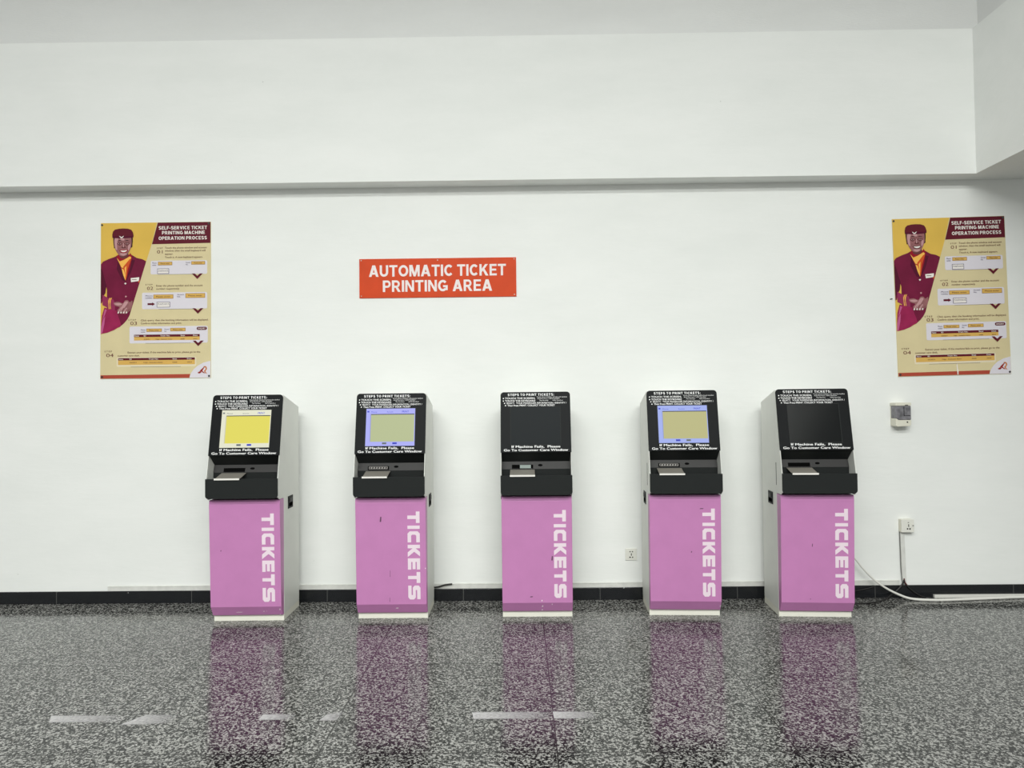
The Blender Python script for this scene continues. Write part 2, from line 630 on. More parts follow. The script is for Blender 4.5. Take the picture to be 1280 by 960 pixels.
LETTERS = {
    'T': [[(0, .70), (1, .70), (1, 1), (0, 1)], [(.35, 0), (.65, 0), (.65, .70), (.35, .70)]],
    'I': [[(0, 0), (1, 0), (1, 1), (0, 1)]],
    'C': [[(1, 0), (1, .29), (.40, .29), (.30, .38), (.30, .62), (.40, .71), (1, .71), (1, 1), (.2, 1), (0, .82),
           (0, .18), (.2, 0)]],
    'K': [[(0, 0), (.3, 0), (.3, 1), (0, 1)], [(.3, .40), (.64, 0), (1.04, 0), (.60, .53), (1.0, 1), (.62, 1), (.3, .64)]],
    'E': [[(0, 0), (1, 0), (1, .27), (.32, .27), (.32, .38), (.96, .38), (.96, .62), (.32, .62), (.32, .73), (1, .73),
           (1, 1), (0, 1)]],
    'S': [[(0, 0), (.84, 0), (1, .15), (1, .47), (.86, .61), (.32, .61), (.32, .73), (.98, .73), (.98, 1), (.16, 1),
           (0, .86), (0, .52), (.15, .38), (.68, .38), (.68, .27), (0, .27)]],
}
WORD = [('T', 0, .130), ('I', .160, .197), ('C', .225, .350), ('K', .378, .510), ('E', .532, .660), ('T', .688, .812),
        ('S', .842, 1.0)]


def ui_material(name, rgb, strength=1.0):
    return mat(name, (0.01, 0.01, 0.01), 0.3, spec=0.05, emit=lin(*rgb), estr=strength)


UI_INK = ui_material('display_dark_ink', (40, 42, 70))
UI_BLUE = ui_material('display_blue_button', (70, 80, 205))
UI_GREYB = ui_material('display_grey_button', (120, 128, 130))


def make_kiosk(x, y, ang, label, screen, slit, scuffs):
    root = empty('ticket_machine', (x, y, 0), radians(ang))
    tag(root, label, 'ticket machine', 'row of five ticket printing machines')

    b = MB(); b.box(-HW + .001, HW - .001, 0.001, 0.35, 0.0, 0.0445, PLINTH); b.build('plinth', root, 0.001)
    b = MB(); b.side([(0, .0448), (.35, .0448), (.35, 1.478), (0.0, 1.562)], -HW, HW, CAB)
    b.build('cabinet', root, 0.003)

    # pink service door: leans out toward the top, folds back at the foot
    b = MB()
    b.side([(-.001, .0452), (-.019, .0452), (-.060, .113), (-.0885, .812), (-.0850, .846), (-.001, .846)], -HW + .001, HW - .001, PINK)
    door = b.build('front_door', root, 0.002)
    b = MB()
    lx0, lx1, lzt, lzb = .116, .200, .752, .146

    def door_y(z):
        return -.060 - (z - .113) / (.812 - .113) * .0285
    for ch, a0, a1 in WORD:
        for pg in LETTERS[ch]:
            pts = []
            for u, v in pg:
                z = lzt - (a0 + (a1 - a0) * u) * (lzt - lzb)
                pts.append((lx0 + (lx1 - lx0) * v, door_y(z), z))
            b.prism([(px, py - .0012, pz) for px, py, pz in pts], [(px, py + .0005, pz) for px, py, pz in pts], PALEPINK)
    b.build('tickets_lettering', door)
    for sx, sz, w, h, m in scuffs:
        b = MB()
        yy = door_y(sz) if sz > .113 else -.019 - (sz - .0452) / .0678 * .041
        dy = -.0285 / .699 if sz > .113 else -.041 / .0678
        q = [(sx - w / 2, sz - h / 2), (sx + w * .3, sz - h / 2), (sx + w / 2, sz + h / 2), (sx - w * .2, sz + h / 2)]
        b.prism([(px, yy + dy * (pz - sz) - .0010, pz) for px, pz in q], [(px, yy + dy * (pz - sz) + .0003, pz) for px, pz in q], m)
        b.build('scuff', door)

    # side cheeks of the head
    prof = [(0, 1.560), (-.008, 1.562), (-.094, 1.155), (-.099, 1.140), (-.133, .995), (-.133, .868), (-.100, .850), (0, .850)]
    for s in (-1, 1):
        b = MB(); b.side(prof, s * (HW - .004), s * HW, CAB); b.build('side_cheek', root, 0.001)
    # black interior below the panel: undercut, slot wall, tray floor
    b = MB()
    b.side([(-.088, 1.150), (-.004, 1.080), (-.022, 1.026), (-.022, .975), (-.128, .975), (-.128, .872), (-.001, .872), (-.001, 1.150)],
           -HW + .0045, HW - .0045, BLACKM)
    b.build('tray_recess', root)
    # sloping grey plate with the slots
    b = MB()
    p0, p1 = Vector((0, -.004, 1.0785)), Vector((0, -.022, 1.0275))
    nrm = Vector((0, -.943, .333))
    q = [p0 + nrm * .0004, p1 + nrm * .0004, p1 + nrm * .003, p0 + nrm * .003]
    b.side([(v.y, v.z) for v in q], -HW + .005, HW - .005, DGREY)
    plate = b.build('slot_plate', root)

    def on_plate(u, t, out):
        p = p0 + (p1 - p0) * t + nrm * (.003 + out)
        return (u, p.y, p.z)
    b = MB()
    q = [(-.168, .42), (-.020, .42), (-.020, .94), (-.168, .94)]
    b.prism([on_plate(u, t, .0008) for u, t in q], [on_plate(u, t, -.001) for u, t in q], HOLE)
    slot = b.build('ticket_slot', plate)
    if screen not in ('off_dark', 'white'):
        b = MB()
        q = [(-.160, .50), (-.030, .50), (-.030, .80), (-.160, .80)] if screen != 'off_grey' else [(-.112, .46), (-.036, .46), (-.036, .90), (-.112, .90)]
        b.prism([on_plate(u, t, .0016) for u, t in q], [on_plate(u, t, .0006) for u, t in q],
                mat('dull_shutter_metal', (0.17, 0.16, 0.15), 0.45, metal=0.3) if screen != 'off_grey' else mat('greenish_paper', (0.20, 0.25, 0.23), 0.5))
        if screen != 'off_grey':
            for k in range(7):
                ux = -.155 + k * .0185
                qq = [(ux, .56), (ux + .010, .56), (ux + .008, .74), (ux - .002, .74)]
                b.prism([on_plate(u, t, .0022) for u, t in qq], [on_plate(u, t, .0014) for u, t in qq], HOLE)
        b.build('slot_shutter', slot)
    b = MB()
    q = [(.030 + .016 * cos(a * pi / 8), .50 + .15 * sin(a * pi / 8)) for a in range(16)]
    b.prism([on_plate(u, t, .001) for u, t in q], [on_plate(u, t, -.001) for u, t in q], HOLE)
    b.build('sensor_hole', plate)

    # black tray front with rounded lower corners
    b = MB()
    b.slab(rrect(-HW - .001, HW + .001, .862, .996, .022, 'ab'), -.146, -.131, BLACKM)
    b.build('tray_front', root, 0.0015)
    # steel chute: tongue out of the slot, over the tray lip and bent down
    b = MB()
    top = [(-.025, 1.023), (-.128, .9985), (-.153, .9985), (-.153, .990), (-.155, .990), (-.155, 1.0005), (-.128, 1.0005), (-.025, 1.025)]
    b.side(top, -.180, -.010, STEEL)
    b.box(-.1805, -.0095, -.1562, -.1535, .9895, 1.0012, LIP)  # front bend of the chute, coloured paler than its tongue
    b.build('ticket_chute', root)

    # sloping screen panel
    b = MB()
    panel_solid(b, rrect(-HW, HW, 0, PL, .024, 'cd'), 0.0, -.011, BLACK)
    panel = b.build('screen_panel', root, 0.0012)
    w2 = 2 * HW
    X = lambda u: -HW + u * w2
    H = lambda v: PL * (1 - v)
    su0, su1, sv0, sv1 = .148, .848, .255, .872
    # thin frame lip round the display
    b = MB()
    t = .006
    for (a0, a1, c0, c1) in ((X(su0) - t, X(su1) + t, H(sv0), H(sv0) + t), (X(su0) - t, X(su1) + t, H(sv1) - t, H(sv1)),
                             (X(su0) - t, X(su0), H(sv1), H(sv0)), (X(su1), X(su1) + t, H(sv1), H(sv0))):
        panel_solid(b, [(a0, c0), (a1, c0), (a1, c1), (a0, c1)], .0018, -.002, BLACKM)
    b.build('screen_frame', panel)
    b = MB()
    full = [(X(su0), H(sv1)), (X(su1), H(sv1)), (X(su1), H(sv0)), (X(su0), H(sv0))]

    def rect(u0, u1, v0, v1):
        """fractions of the display, v downward"""
        xa, xb = X(su0) + u0 * (X(su1) - X(su0)), X(su0) + u1 * (X(su1) - X(su0))
        ha, hb = H(sv0) - v0 * (H(sv0) - H(sv1)), H(sv0) - v1 * (H(sv0) - H(sv1))
        return xa, xb, hb, ha

    def flat(u0, u1, v0, v1, o, m):
        xa, xb, h0, h1 = rect(u0, u1, v0, v1)
        b.poly([on_panel(xa, h0, o), on_panel(xb, h0, o), on_panel(xb, h1, o), on_panel(xa, h1, o)], m)

    def scr_text(s, u0, u1, v0, v1, o, m):
        xa, xb, h0, h1 = rect(u0, u1, v0, v1)
        b.mesh_text(s, xa, xb, h0, h1, o, m, .01, to=on_panel)
    if screen.startswith('off'):
        panel_solid(b, full, .0008, -.002, GLASSOFF if screen == 'off_dark' else GLASSGREY)
        lab = 'dark switched-off screen'
    else:
        fr, inn = {'white': ((229, 229, 206), (226, 217, 98)), 'lilac': ((172, 175, 244), (182, 190, 146)),
                   'blue': ((162, 176, 236), (186, 183, 131))}[screen]
        mf = ui_material('display_frame_' + screen, fr)
        mi_ = ui_material('display_page_' + screen, inn)
        panel_solid(b, full, .0008, -.002, mf)
        flat(.095, .985, .145, .165, .0012, UI_INK)
        flat(.10, .985, .165, .885, .0012, mi_)
        flat(.085, .10, .165, .885, .0012, ui_material('display_rule_' + screen, tuple(int(c * .88) for c in fr)))
        flat(.02, .06, .06, .10, .0012, UI_BLUE if screen != 'white' else UI_GREYB)
        scr_text('Phone', .10, .22, .075, .105, .0013, UI_BLUE if screen != 'white' else UI_GREYB)
        scr_text('Account', .42, .55, .075, .105, .0013, UI_BLUE if screen != 'white' else UI_GREYB)
        scr_text('PRINT', .73, .87, .06, .11, .0014, UI_BLUE)
        c1, c2 = (UI_BLUE, UI_GREYB) if screen == 'blue' else (UI_GREYB, UI_BLUE)
        flat(.34, .43, .905, .955, .0012, c1)
        flat(.55, .64, .905, .955, .0012, c2)
        scr_text('BACK', .355, .415, .918, .942, .0014, UI_INK)
        scr_text('NEXT', .565, .625, .918, .942, .0014, UI_INK)
        lab = {'white': 'lit screen, yellow page in a white frame', 'lilac': 'lit screen, olive page in a lilac frame',
               'blue': 'lit screen, khaki page in a blue frame'}[screen]
    sc = b.build('screen', panel)
    sc['label'] = lab

    # printed instructions
    b = MB()

    def ptext(s, u0, u1, v0, v1, bold=.02):
        b.mesh_text(s, X(u0), X(u1), H(v1), H(v0), .0006, WHITEINK, bold, to=on_panel)

    def dot(u, v, r=.0042):
        b.poly([on_panel(X(u) + r * cos(k * pi / 5), H(v) + r * sin(k * pi / 5), .0006) for k in range(10)], WHITEINK)
    b.block_text('STEPS TO PRINT TICKETS:', X(.105), X(.77), H(.066), H(.027), .0006, WHITEINK, to=on_panel, track=.22)
    ptext('TOUCH THE SCREEN,', .065, .50, .092, .120)
    ptext('Touch phone window and account window', .52, .955, .078, .096, .0)
    ptext('TOUCH THE KEYBOARD', .065, .50, .135, .163)
    ptext('And Account / NIN Number', .53, .85, .106, .122, .0)
    ptext('The Number', .56, .69, .136, .152, .0)
    ptext('NIN Number', .75, .90, .136, .152, .0)
    ptext('SELECT:  YOUR PASSENGER INFORMATION, IDENTITY /', .085, .945, .174, .200, .012)
    ptext('Then Press PRINT, COLLECT YOUR TICKET', .100, .78, .212, .240)
    for u, v in ((.042, .107), (.042, .150), (.058, .188), (.072, .227)):
        dot(u, v)
    b.build('steps_lettering', panel)
    b = MB()
    ptext('If Machine Fails,  Please', .155, .845, .888, .924, .022)
    ptext('Go To Customer Care Window', .045, .955, .944, .980, .022)
    b.build('notice_lettering', panel)

    # recessed black pull on each side
    for s in (-1, 1):
        b = MB()
        b.box(s * HW, s * (HW + .0035), .085, .195, .757, .845, BLACK)
        h = b.build('side_pull', root, 0.001)
        b = MB()
        b.box(s * (HW + .003), s * (HW + .0045), .100, .180, .770, .796, HOLE)
        b.box(s * (HW + .003), s * (HW + .009), .108, .172, .803, .830, DGREY)
        b.build('latch', h)
    if slit:
        b = MB(); b.box(-HW - .0012, -HW + .001, -.004, .002, .905, 1.06, HOLE)
        b.build('seam_gap', root)
    return root


SC_D = mat('dark_scratch', (0.12, 0.05, 0.10), 0.6)
SC_W = mat('chipped_paint', (0.85, 0.80, 0.80), 0.6)
make_kiosk(-1.8885, -.4600, 0.9, 'leftmost ticket machine, pink door, lit yellow page in white frame on its screen', 'white', False,
           [(-.165, .50, .006, .010, SC_D), (-.055, .070, .05, .003, SC_W), (.115, .075, .012, .004, SC_W), (.135, .076, .006, .003, SC_W),
            (.228, .090, .008, .012, SC_W), (.222, .048, .008, .006, SC_W)])
make_kiosk(-.8940, -.4260, 0.0, 'pink ticket machine, lilac-framed olive screen, nearest below the orange-red sign', 'lilac', False,
           [(-.068, .70, .012, .035, SC_D), (-.007, .325, .003, .045, SC_D), (.035, .082, .022, .006, SC_W), (-.012, .145, .003, .03, SC_D),
            (.236, .36, .006, .008, SC_W)])
make_kiosk(.1115, -.4150, -.4, 'middle pink ticket machine seen square on, with a grey blank screen', 'off_grey', False,
           [(-.042, .155, .022, .006, SC_D), (.03, .128, .008, .008, SC_W), (.034, .085, .010, .012, SC_W), (.032, .055, .012, .008, SC_W),
            (.10, .10, .006, .008, SC_W), (.103, .42, .012, .03, SC_D)])
make_kiosk(1.1350, -.4060, -2.6, 'pink ticket machine with blue-framed khaki screen, beside the low square wall socket', 'blue', True,
           [(.04, .455, .008, .010, SC_D), (.11, .752, .03, .006, SC_D), (.237, .075, .006, .010, SC_W)])
make_kiosk(2.0165, -.4640, -3.6, 'rightmost pink ticket machine with black blank screen, white cable running out behind', 'off_dark', True,
           [(-.035, .505, .006, .02, SC_D), (-.05, .138, .006, .006, SC_D)])

# ------------------------------------------------------------------ orange sign
root = tag(empty('hanging_sign', (-.6135, 0, 2.4515)), 'orange-red wall sign reading AUTOMATIC TICKET PRINTING AREA', 'sign')
b = MB(); b.box(-.6, .6, -.008, -.0003, -.150, .150, SIGNRED); pnl = b.build('sign_panel', root, .001)
for phrase, xa, xb, za, zb in (('AUTOMATIC TICKET', -.526, .522, .012, .100), ('PRINTING AREA', -.420, .415, -.105, -.017)):
    spans, at = [], 0.0
    for word in phrase.split(' '):
        w0 = at
        for ch in word:
            at += block_glyph(ch)[0] + .10
        spans.append((word, w0, at - .10))
        at += .34
    k = (xb - xa) / spans[-1][2]
    for word, w0, w1 in spans:
        b = MB()
        b.block_text(word, xa + w0 * k, xa + w1 * k, za, zb, -.0092, SIGNINK)
        b.build('lettering', pnl)
for sx, sz in ((-.585, -.135), (.585, -.135), (-.585, .138), (.585, .138), (0, .135)):
    b = MB()
    b.prism([(sx + .0042 * cos(k * pi / 5), -.0095, sz + .0042 * sin(k * pi / 5)) for k in range(10)],
            [(sx + .0042 * cos(k * pi / 5), -.0075, sz + .0042 * sin(k * pi / 5)) for k in range(10)], SILVERS)
    b.build('screw', root)

# ------------------------------------------------------------------ posters
PW, PH = .850, 1.200
U = PW / 137.0
ink = lambda n, r, g, bb: mat('print_' + n, lin(r, g, bb), 0.45, spec=0.15)
BEIGE = mat('print_beige', lin(214, 200, 158), 0.45, spec=0.15, noise=0.03, nscale=6)
YELLOW = mat('print_golden_yellow', lin(221, 182, 84), 0.45, spec=0.15, noise=0.06, nscale=3)
MAROON = ink('maroon', 96, 27, 42); JACKET = mat('print_wine_red', lin(112, 26, 58), 0.45, spec=0.15, noise=0.16, nscale=9)
JACKET2 = ink('deep_wine_red', 84, 18, 44); SKIRT = mat('print_magenta', lin(150, 36, 80), 0.45, spec=0.15, noise=0.2, nscale=8)
SKIN = mat('print_brown_skin', lin(150, 100, 102), 0.45, spec=0.15, noise=0.14, nscale=30); SKIN2 = ink('dark_brown', 104, 58, 60)
SKIN3 = ink('light_brown', 192, 148, 150); SCARF = ink('scarf_yellow', 244, 186, 88); SCARF2 = ink('scarf_orange', 206, 82, 40)
COLLAR = ink('collar_red', 150, 24, 40); PWHITE = ink('white', 238, 232, 226); LAV = ink('lavender', 219, 214, 222)
GOLD = ink('gold', 214, 172, 92); GOLDD = ink('gold_border', 150, 112, 60); TXT = ink('text_brown', 96, 56, 48)
TXTB = ink('text_slate', 92, 84, 108); BRICK = ink('brick_red', 172, 74, 58); SHADE = ink('grey_rule', 150, 140, 128)
HAIR = ink('hair_black', 40, 24, 26); LOGO_O = ink('logo_orange', 196, 120, 66); LOGO_R = ink('logo_red', 150, 44, 40)


def smooth(pts, n=5):
    """closed outline rounded through its points"""
    out = []
    N = len(pts)
    for i in range(N):
        p0, p1, p2, p3 = (pts[(i + k) % N] for k in (-1, 0, 1, 2))
        for k in range(n):
            t = k / n
            out.append(tuple(0.5 * (2 * p1[c] + (p2[c] - p0[c]) * t + (2 * p0[c] - 5 * p1[c] + 4 * p2[c] - p3[c]) * t * t
                                    + (3 * p1[c] - p0[c] - 3 * p2[c] + p3[c]) * t ** 3) for c in (0, 1)))
    return out


def make_poster(cx, zc, ang, label, torn, grin):
    root = empty('instruction_poster', (cx, 0, zc))
    root.rotation_euler = (0, radians(-ang), 0)
    tag(root, label, 'poster', 'ticket machine instruction posters')
    L = lambda k: -.0052 - .00035 * k

    def P(a, bb):                       # printed position: a rightward, bb downward, in poster units
        return (-PW / 2 + a * U, PH / 2 - bb * PH / 195.0)

    def sh(mb, pts, k, m):
        mb.poly([(P(a, q)[0], L(k), P(a, q)[1]) for a, q in pts], m)

    def rc(mb, a0, a1, b0, b1, k, m):
        sh(mb, [(a0, b0), (a1, b0), (a1, b1), (a0, b1)], k, m)

    def tx(mb, s, a0, a1, b0, b1, k, m, bold=.01):
        x0, zt = P(a0, b0); x1, zb_ = P(a1, b1)
        mb.mesh_text(s, x0, x1, zb_, zt, L(k), m, bold)

    b = MB(); b.box(-PW / 2, PW / 2, -.005, -.0004, -PH / 2, PH / 2, BEIGE)
    b.build('board', root)

    # portrait panel
    b = MB()
    sh(b, [(0.3, 0.3), (70, 0.3), (63.5, 27), (38.4, 108.6), (36.3, 116), (33.6, 121), (29.9, 125.6), (24, 130.6), (17.3, 134.2),
           (9, 137.5), (0.3, 139.5)], 1, YELLOW)
    por = b.build('portrait', root, recalc=False)
    por['label'] = 'printed attendant in maroon uniform and cap, hands folded'
    # jacket and skirt
    b = MB()
    sh(b, [(0.3, 52), (3, 48.5), (10, 45.3), (18, 42.5), (22, 40), (38, 40), (45, 44.3), (52, 46.0), (56.6, 48.5), (56, 51.5), (38.6, 108),
           (36.3, 116), (33.6, 121), (29.9, 125.6), (24, 130.6), (14, 134), (8, 120), (8, 100), (8, 84), (6.5, 78), (4, 90), (2, 100), (0.3, 101)], 2, JACKET)
    sh(b, [(0.3, 56), (2.5, 60), (5.5, 72), (7.5, 78), (6.2, 88), (3, 93), (0.3, 96)], 3, JACKET2)
    sh(b, [(22, 46), (26, 58), (31.5, 72), (31.5, 74), (27, 72), (20, 58)], 4, JACKET2)
    sh(b, [(36, 46), (43, 47), (38, 62), (32.2, 73), (33, 66)], 4, JACKET2)
    sh(b, [(29.5, 76), (31, 75.2), (32.4, 76), (31, 77.6)], 4, PWHITE)
    sh(b, [(30.4, 92), (32, 91.4), (33, 92.6), (31.2, 94)], 4, SKIN3)
    sh(b, [(2.5, 90), (9.5, 94), (16, 96), (18.5, 101), (18, 110), (10, 107), (2.5, 103)], 4, mat('print_sleeve', lin(142, 32, 78), .35))
    jk = b.build('jacket', por, recalc=False)
    b = MB()
    sh(b, [(5, 106), (12, 108), (20, 110), (24, 122), (26, 128.6), (17.3, 134.2), (9, 137.5), (0.6, 139), (1, 128), (2, 116)], 5, SKIRT)
    sh(b, [(3.0, 122), (6, 117), (5, 127), (2.6, 138), (0.6, 138.8), (1, 130)], 6, mat('print_pale_magenta', lin(188, 88, 138), .35))
    sh(b, [(5.6, 108), (8, 109), (5, 117), (2.6, 122)], 6, mat('print_pale_magenta', lin(188, 88, 138), .35))
    b.build('skirt', por, recalc=False)
    b = MB()
    for a0 in (10.3, 12.2):
        sh(b, [(a0 - .6, 98), (a0 + .6, 95), (a0 + 2.0, 93.6), (a0 + 2.2, 94.4), (a0 + .8, 97), (a0 + .3, 102), (a0 + 1, 108), (a0 + .1, 108)], 6, SCARF)
    b.build('cuff_stripes', jk, recalc=False)
    b = MB(); sh(b, [(37.6, 69.6), (48.2, 68.6), (48.0, 73.3), (38.2, 74.6)], 6, PWHITE)
    rc(b, 39, 45, 71, 72, 7, SHADE); sh(b, [(48, 72), (49.4, 73), (47.6, 76), (46.8, 74)], 6, SCARF2)
    b.build('name_tag', jk, recalc=False)
    # neck, scarf
    b = MB()
    sh(b, [(20, 43), (22.5, 39), (28, 45), (33, 44), (37, 38), (39.5, 42.5), (37, 55), (31.5, 72.5), (26, 58)], 5, COLLAR)
    sh(b, [(20.2, 44), (24, 48.5), (29, 46.6), (36.6, 42.2), (38.4, 44), (33, 52), (28.6, 57), (26, 56)], 6, SCARF)
    sh(b, [(28.6, 55), (36.4, 45.6), (38.2, 46), (34, 58), (32.4, 70), (31.2, 72.5), (27.2, 62)], 7, SCARF2)
    sh(b, [(26.2, 57), (29, 59), (31, 66), (31.2, 72.5), (28.5, 66)], 8, SCARF)
    sh(b, [(30, 57), (32.4, 54), (31.8, 62), (31.4, 68)], 8, SCARF)
    b.build('scarf', por, recalc=False)
    # hands folded over the skirt
    b = MB()
    sh(b, smooth([(16.5, 100.5), (22, 99), (28, 101), (30.5, 97.6), (34, 97.2), (36.5, 99.6), (40.0, 98.0), (38.6, 107.5), (35, 112), (30, 114), (24, 113), (21, 110), (24, 106), (19, 104)]), 7, SKIN)
    sh(b, smooth([(17.4, 101.4), (24, 100.6), (27, 102.6), (22, 103.6)]), 8, SKIN3)
    sh(b, smooth([(30, 99.6), (33, 98.6), (34.2, 100.4), (29.6, 107.2), (25.4, 111), (22.6, 110.4), (27, 104.6)]), 8, SKIN3)
    for k in range(4):
        a0 = 22.2 + k * 3.4
        sh(b, smooth([(a0 + 3, 107.0), (a0 + 4.4, 107.6), (a0 + 1.8, 112.2 + .5 * (k % 2)), (a0 + .2, 113.4), (a0 - .6, 112.2)]), 9, SKIN3 if k % 2 == 0 else SKIN)
        sh(b, smooth([(a0 - .4, 112.0), (a0 + .9, 111.4), (a0 + .9, 113.0), (a0 - .2, 113.8)]), 10, PWHITE)
        sh(b, [(a0 + 3.6, 107.8), (a0 + 4.0, 107.9), (a0 + 1.5, 112.6), (a0 + 1.1, 112.5)], 10, SKIN2)
    b.build('hands', por, recalc=False)
    # head
    b = MB()
    sh(b, smooth([(15.8, 19.5), (18, 15), (38, 15), (40, 19.5), (39.6, 27), (37.4, 31.6), (18.6, 32), (16.6, 30)]), 6, HAIR)
    b.build('hair', por, recalc=False)
    b = MB()
    sh(b, smooth([(24, 36), (33, 35), (34.4, 41.5), (29, 45), (24, 43)]), 7, SKIN2)
    sh(b, smooth([(17.2, 19.4), (20, 18), (37, 17.8), (38.4, 19.6), (38.6, 27), (36.8, 34), (33, 40), (28, 42), (23, 40.4), (19, 34.6), (17, 27)]), 8, SKIN)
    sh(b, smooth([(18, 20), (22, 19), (20.6, 27), (20.8, 34), (18.8, 32.6), (17.6, 26)]), 9, SKIN3)
    sh(b, smooth([(24, 39.0), (28, 38.2), (33, 39.0), (28.4, 41.4)]), 9, SKIN3)
    sh(b, smooth([(34.6, 29), (37, 27), (36.6, 32), (34.4, 35)]), 9, SKIN3)
    sh(b, smooth([(25, 19.4), (29, 19.2), (29.6, 22), (25.6, 22)]), 9, SKIN3)
    for ex in (24.0, 33.0):
        sh(b, smooth([(ex - 3.4, 26.0), (ex, 24.2), (ex + 3.2, 25.8), (ex, 28.8)]), 9, SKIN2)
        sh(b, smooth([(ex - 1.8, 26.2), (ex, 25.2), (ex + 1.8, 26.2), (ex, 27.2)]), 10, SKIN3)
        sh(b, smooth([(ex - .8, 26.2), (ex, 25.3), (ex + .8, 26.2), (ex, 27.1)]), 11, HAIR)
        sh(b, smooth([(ex - 3.2, 23.4), (ex, 21.8), (ex + 3.2, 23.2), (ex, 22.8)]), 10, HAIR)
    sh(b, smooth([(28.0, 24.5), (29.2, 24.5), (30.0, 29), (31.6, 31.2), (29, 32.4), (26, 31.4), (27.4, 29)]), 9, SKIN2)
    sh(b, smooth([(28.2, 25.5), (29, 25.5), (29.4, 30), (28.6, 30.8), (28, 30)]), 10, SKIN3)
    sh(b, smooth([(23.6, 34.4), (28.8, 34.0), (34.2, 33.8), (32.6, 37.0), (29, 38.4), (25.6, 37.4)]), 10, COLLAR if not grin else SKIN2)
    sh(b, smooth([(25.0, 35.0), (29, 34.9), (33.0, 34.6), (31.4, 36.4), (29, 37.0), (26.6, 36.5)]), 11, PWHITE)
    b.build('face', por, recalc=False)
    b = MB()
    sh(b, [(14.9, 19.0), (14.7, 15), (15.6, 11), (18, 8.6), (23, 7.6), (28, 7.3), (34, 7.6), (38.4, 9), (40.3, 12), (41.3, 16), (41.0, 18.6), (37, 19.2),
           (31, 19.4), (26, 19.8), (20, 19.4)], 12, MAROON)
    sh(b, [(14.8, 17), (26, 17.6), (30, 17.4), (41.2, 16.4), (41.0, 18.6), (37, 19.2), (26, 19.8), (15, 19)], 13, JACKET2)
    sh(b, [(23.2, 16.6), (24.6, 17.0), (26.2, 18.4), (28.4, 16.8), (29.4, 16.6), (27.2, 19.4), (25.4, 19.4)], 14, PWHITE)
    b.build('cap', por, recalc=False)

    # header
    b = MB()
    sh(b, [(71, .3), (136.7, .3), (136.7, 26.6), (63.8, 27.4)], 1, MAROON)
    for s_, a0, a1, b0, b1 in (('SELF-SERVICE TICKET', 72.2, 132.4, 5.0, 9.2), ('PRINTING MACHINE', 76.4, 129.6, 11.1, 15.3),
                               ('OPERATION PROCESS', 72.2, 132.2, 17.9, 22.1)):
        (xa, zt_), (xb, zb_) = P(a0, b0), P(a1, b1)
        b.block_text(s_, xa, xb, zb_, zt_, L(3), PWHITE, track=.13)
    b.build('header_band', root, recalc=False)

    def bubble(mb, a0, a1, b0, b1, k):
        rc(mb, a0, a1, b0, b1, k, TXTB)
        rc(mb, a0 + .6, a1 - .6, b0 + .6, b1 - .6, k + 1, PWHITE)
        tx(mb, 'Keyboard', a0 + 1.5, a1 - 1.5, b0 + 1.5, b0 + 3, k + 2, TXTB)
        rc(mb, a0 + .6, a1 - .6, b0 + 3.6, b0 + 3.9, k + 2, TXTB)

    def field(mb, a0, a1, b0, b1, l0, l1, lines, k):
        rc(mb, a0, a1, b0, b1, k, GOLDD)
        rc(mb, a0 + .5, a1 - .5, b0 + .5, b1 - .5, k + 1, GOLD)
        tx(mb, 'Please enter', a0 + 3.4, a1 - 3.4, (b0 + b1) / 2 - .8, (b0 + b1) / 2 + .8, k + 2, TXT)
        for i, s in enumerate(lines):
            tx(mb, s, l0, l1 if len(s) > 3 else l0 + (l1 - l0) * .5, b0 + .6 + i * 2.6, b0 + 2.2 + i * 2.6, k + 1, TXTB)

    def roundpanel(mb, a0, a1, b0, b1, k, m):
        sh(mb, [(x_, z_) for x_, z_ in rrect(a0, a1, b0, b1, 1.8)], k, m)

    def table(mb, a0, a1, b0, b1, b2, k):
        rc(mb, a0, a1, b0, b1, k, MAROON); rc(mb, a0, a1, b1, b2, k, GOLD)
        for s, q in (('Name', .01), ('ID', .15), ('Train No.', .40), ('Seat', .71), ('Date', .90)):
            x_ = a0 + q * (a1 - a0)
            tx(mb, s, x_, x_ + len(s) * 1.35, b0 + .7, b1 - .6, k + 1, PWHITE)
        for s, q, r_ in (('02501', .15, .24), ('Origin - Destination Station', .33, .58), ('06B', .71, .77), ('2024', .90, .96)):
            tx(mb, s, a0 + q * (a1 - a0), a0 + r_ * (a1 - a0), b1 + 2.2, b1 + 3.5, k + 1, TXT)

    # step blocks
    b = MB()
    tx(b, 'S T E P', 70.0, 77.2, 31.6, 33.2, 2, TXT, .02); tx(b, '01', 70.2, 77.2, 35.0, 39.0, 2, MAROON, .0)
    for s, a1, q in (('Touch the phone window and account', 132.2, 32.2), ('window, then the small keyboard will', 130.4, 35.9), ('appear.', 90.4, 39.9),
                     ('Touch it, A new keyboard appears.', 127, 44.0)):
        tx(b, s, 80, a1, q - 1.2, q + 1.0, 2, TXT, .008)
    roundpanel(b, 62.3, 132.6, 48.2, 65.2, 2, LAV)
    rc(b, 71, 115, 65.2, 65.7, 2, SHADE)
    field(b, 71.4, 89.2, 49.6, 54.0, 64.4, 69.6, ('Phone', 'number'), 4)
    field(b, 112.9, 130, 49.4, 53.6, 106, 111.8, ('Account', 'No.'), 4)
    bubble(b, 70.6, 85.2, 58, 64.6, 4)
    b.build('step_block', root, recalc=False)['label'] = 'first step, top text block with two gold fields'
    b = MB()
    tx(b, 'S T E P', 56, 64.8, 77.2, 78.8, 2, TXT, .02); tx(b, '02', 57.8, 65.4, 80.6, 84.6, 2, MAROON, .0)
    tx(b, 'Enter the phone number and the account', 69.4, 127, 78.4, 80.6, 2, TXT, .008)
    tx(b, 'number respectively', 69.4, 98, 82.2, 84.4, 2, TXT, .008)
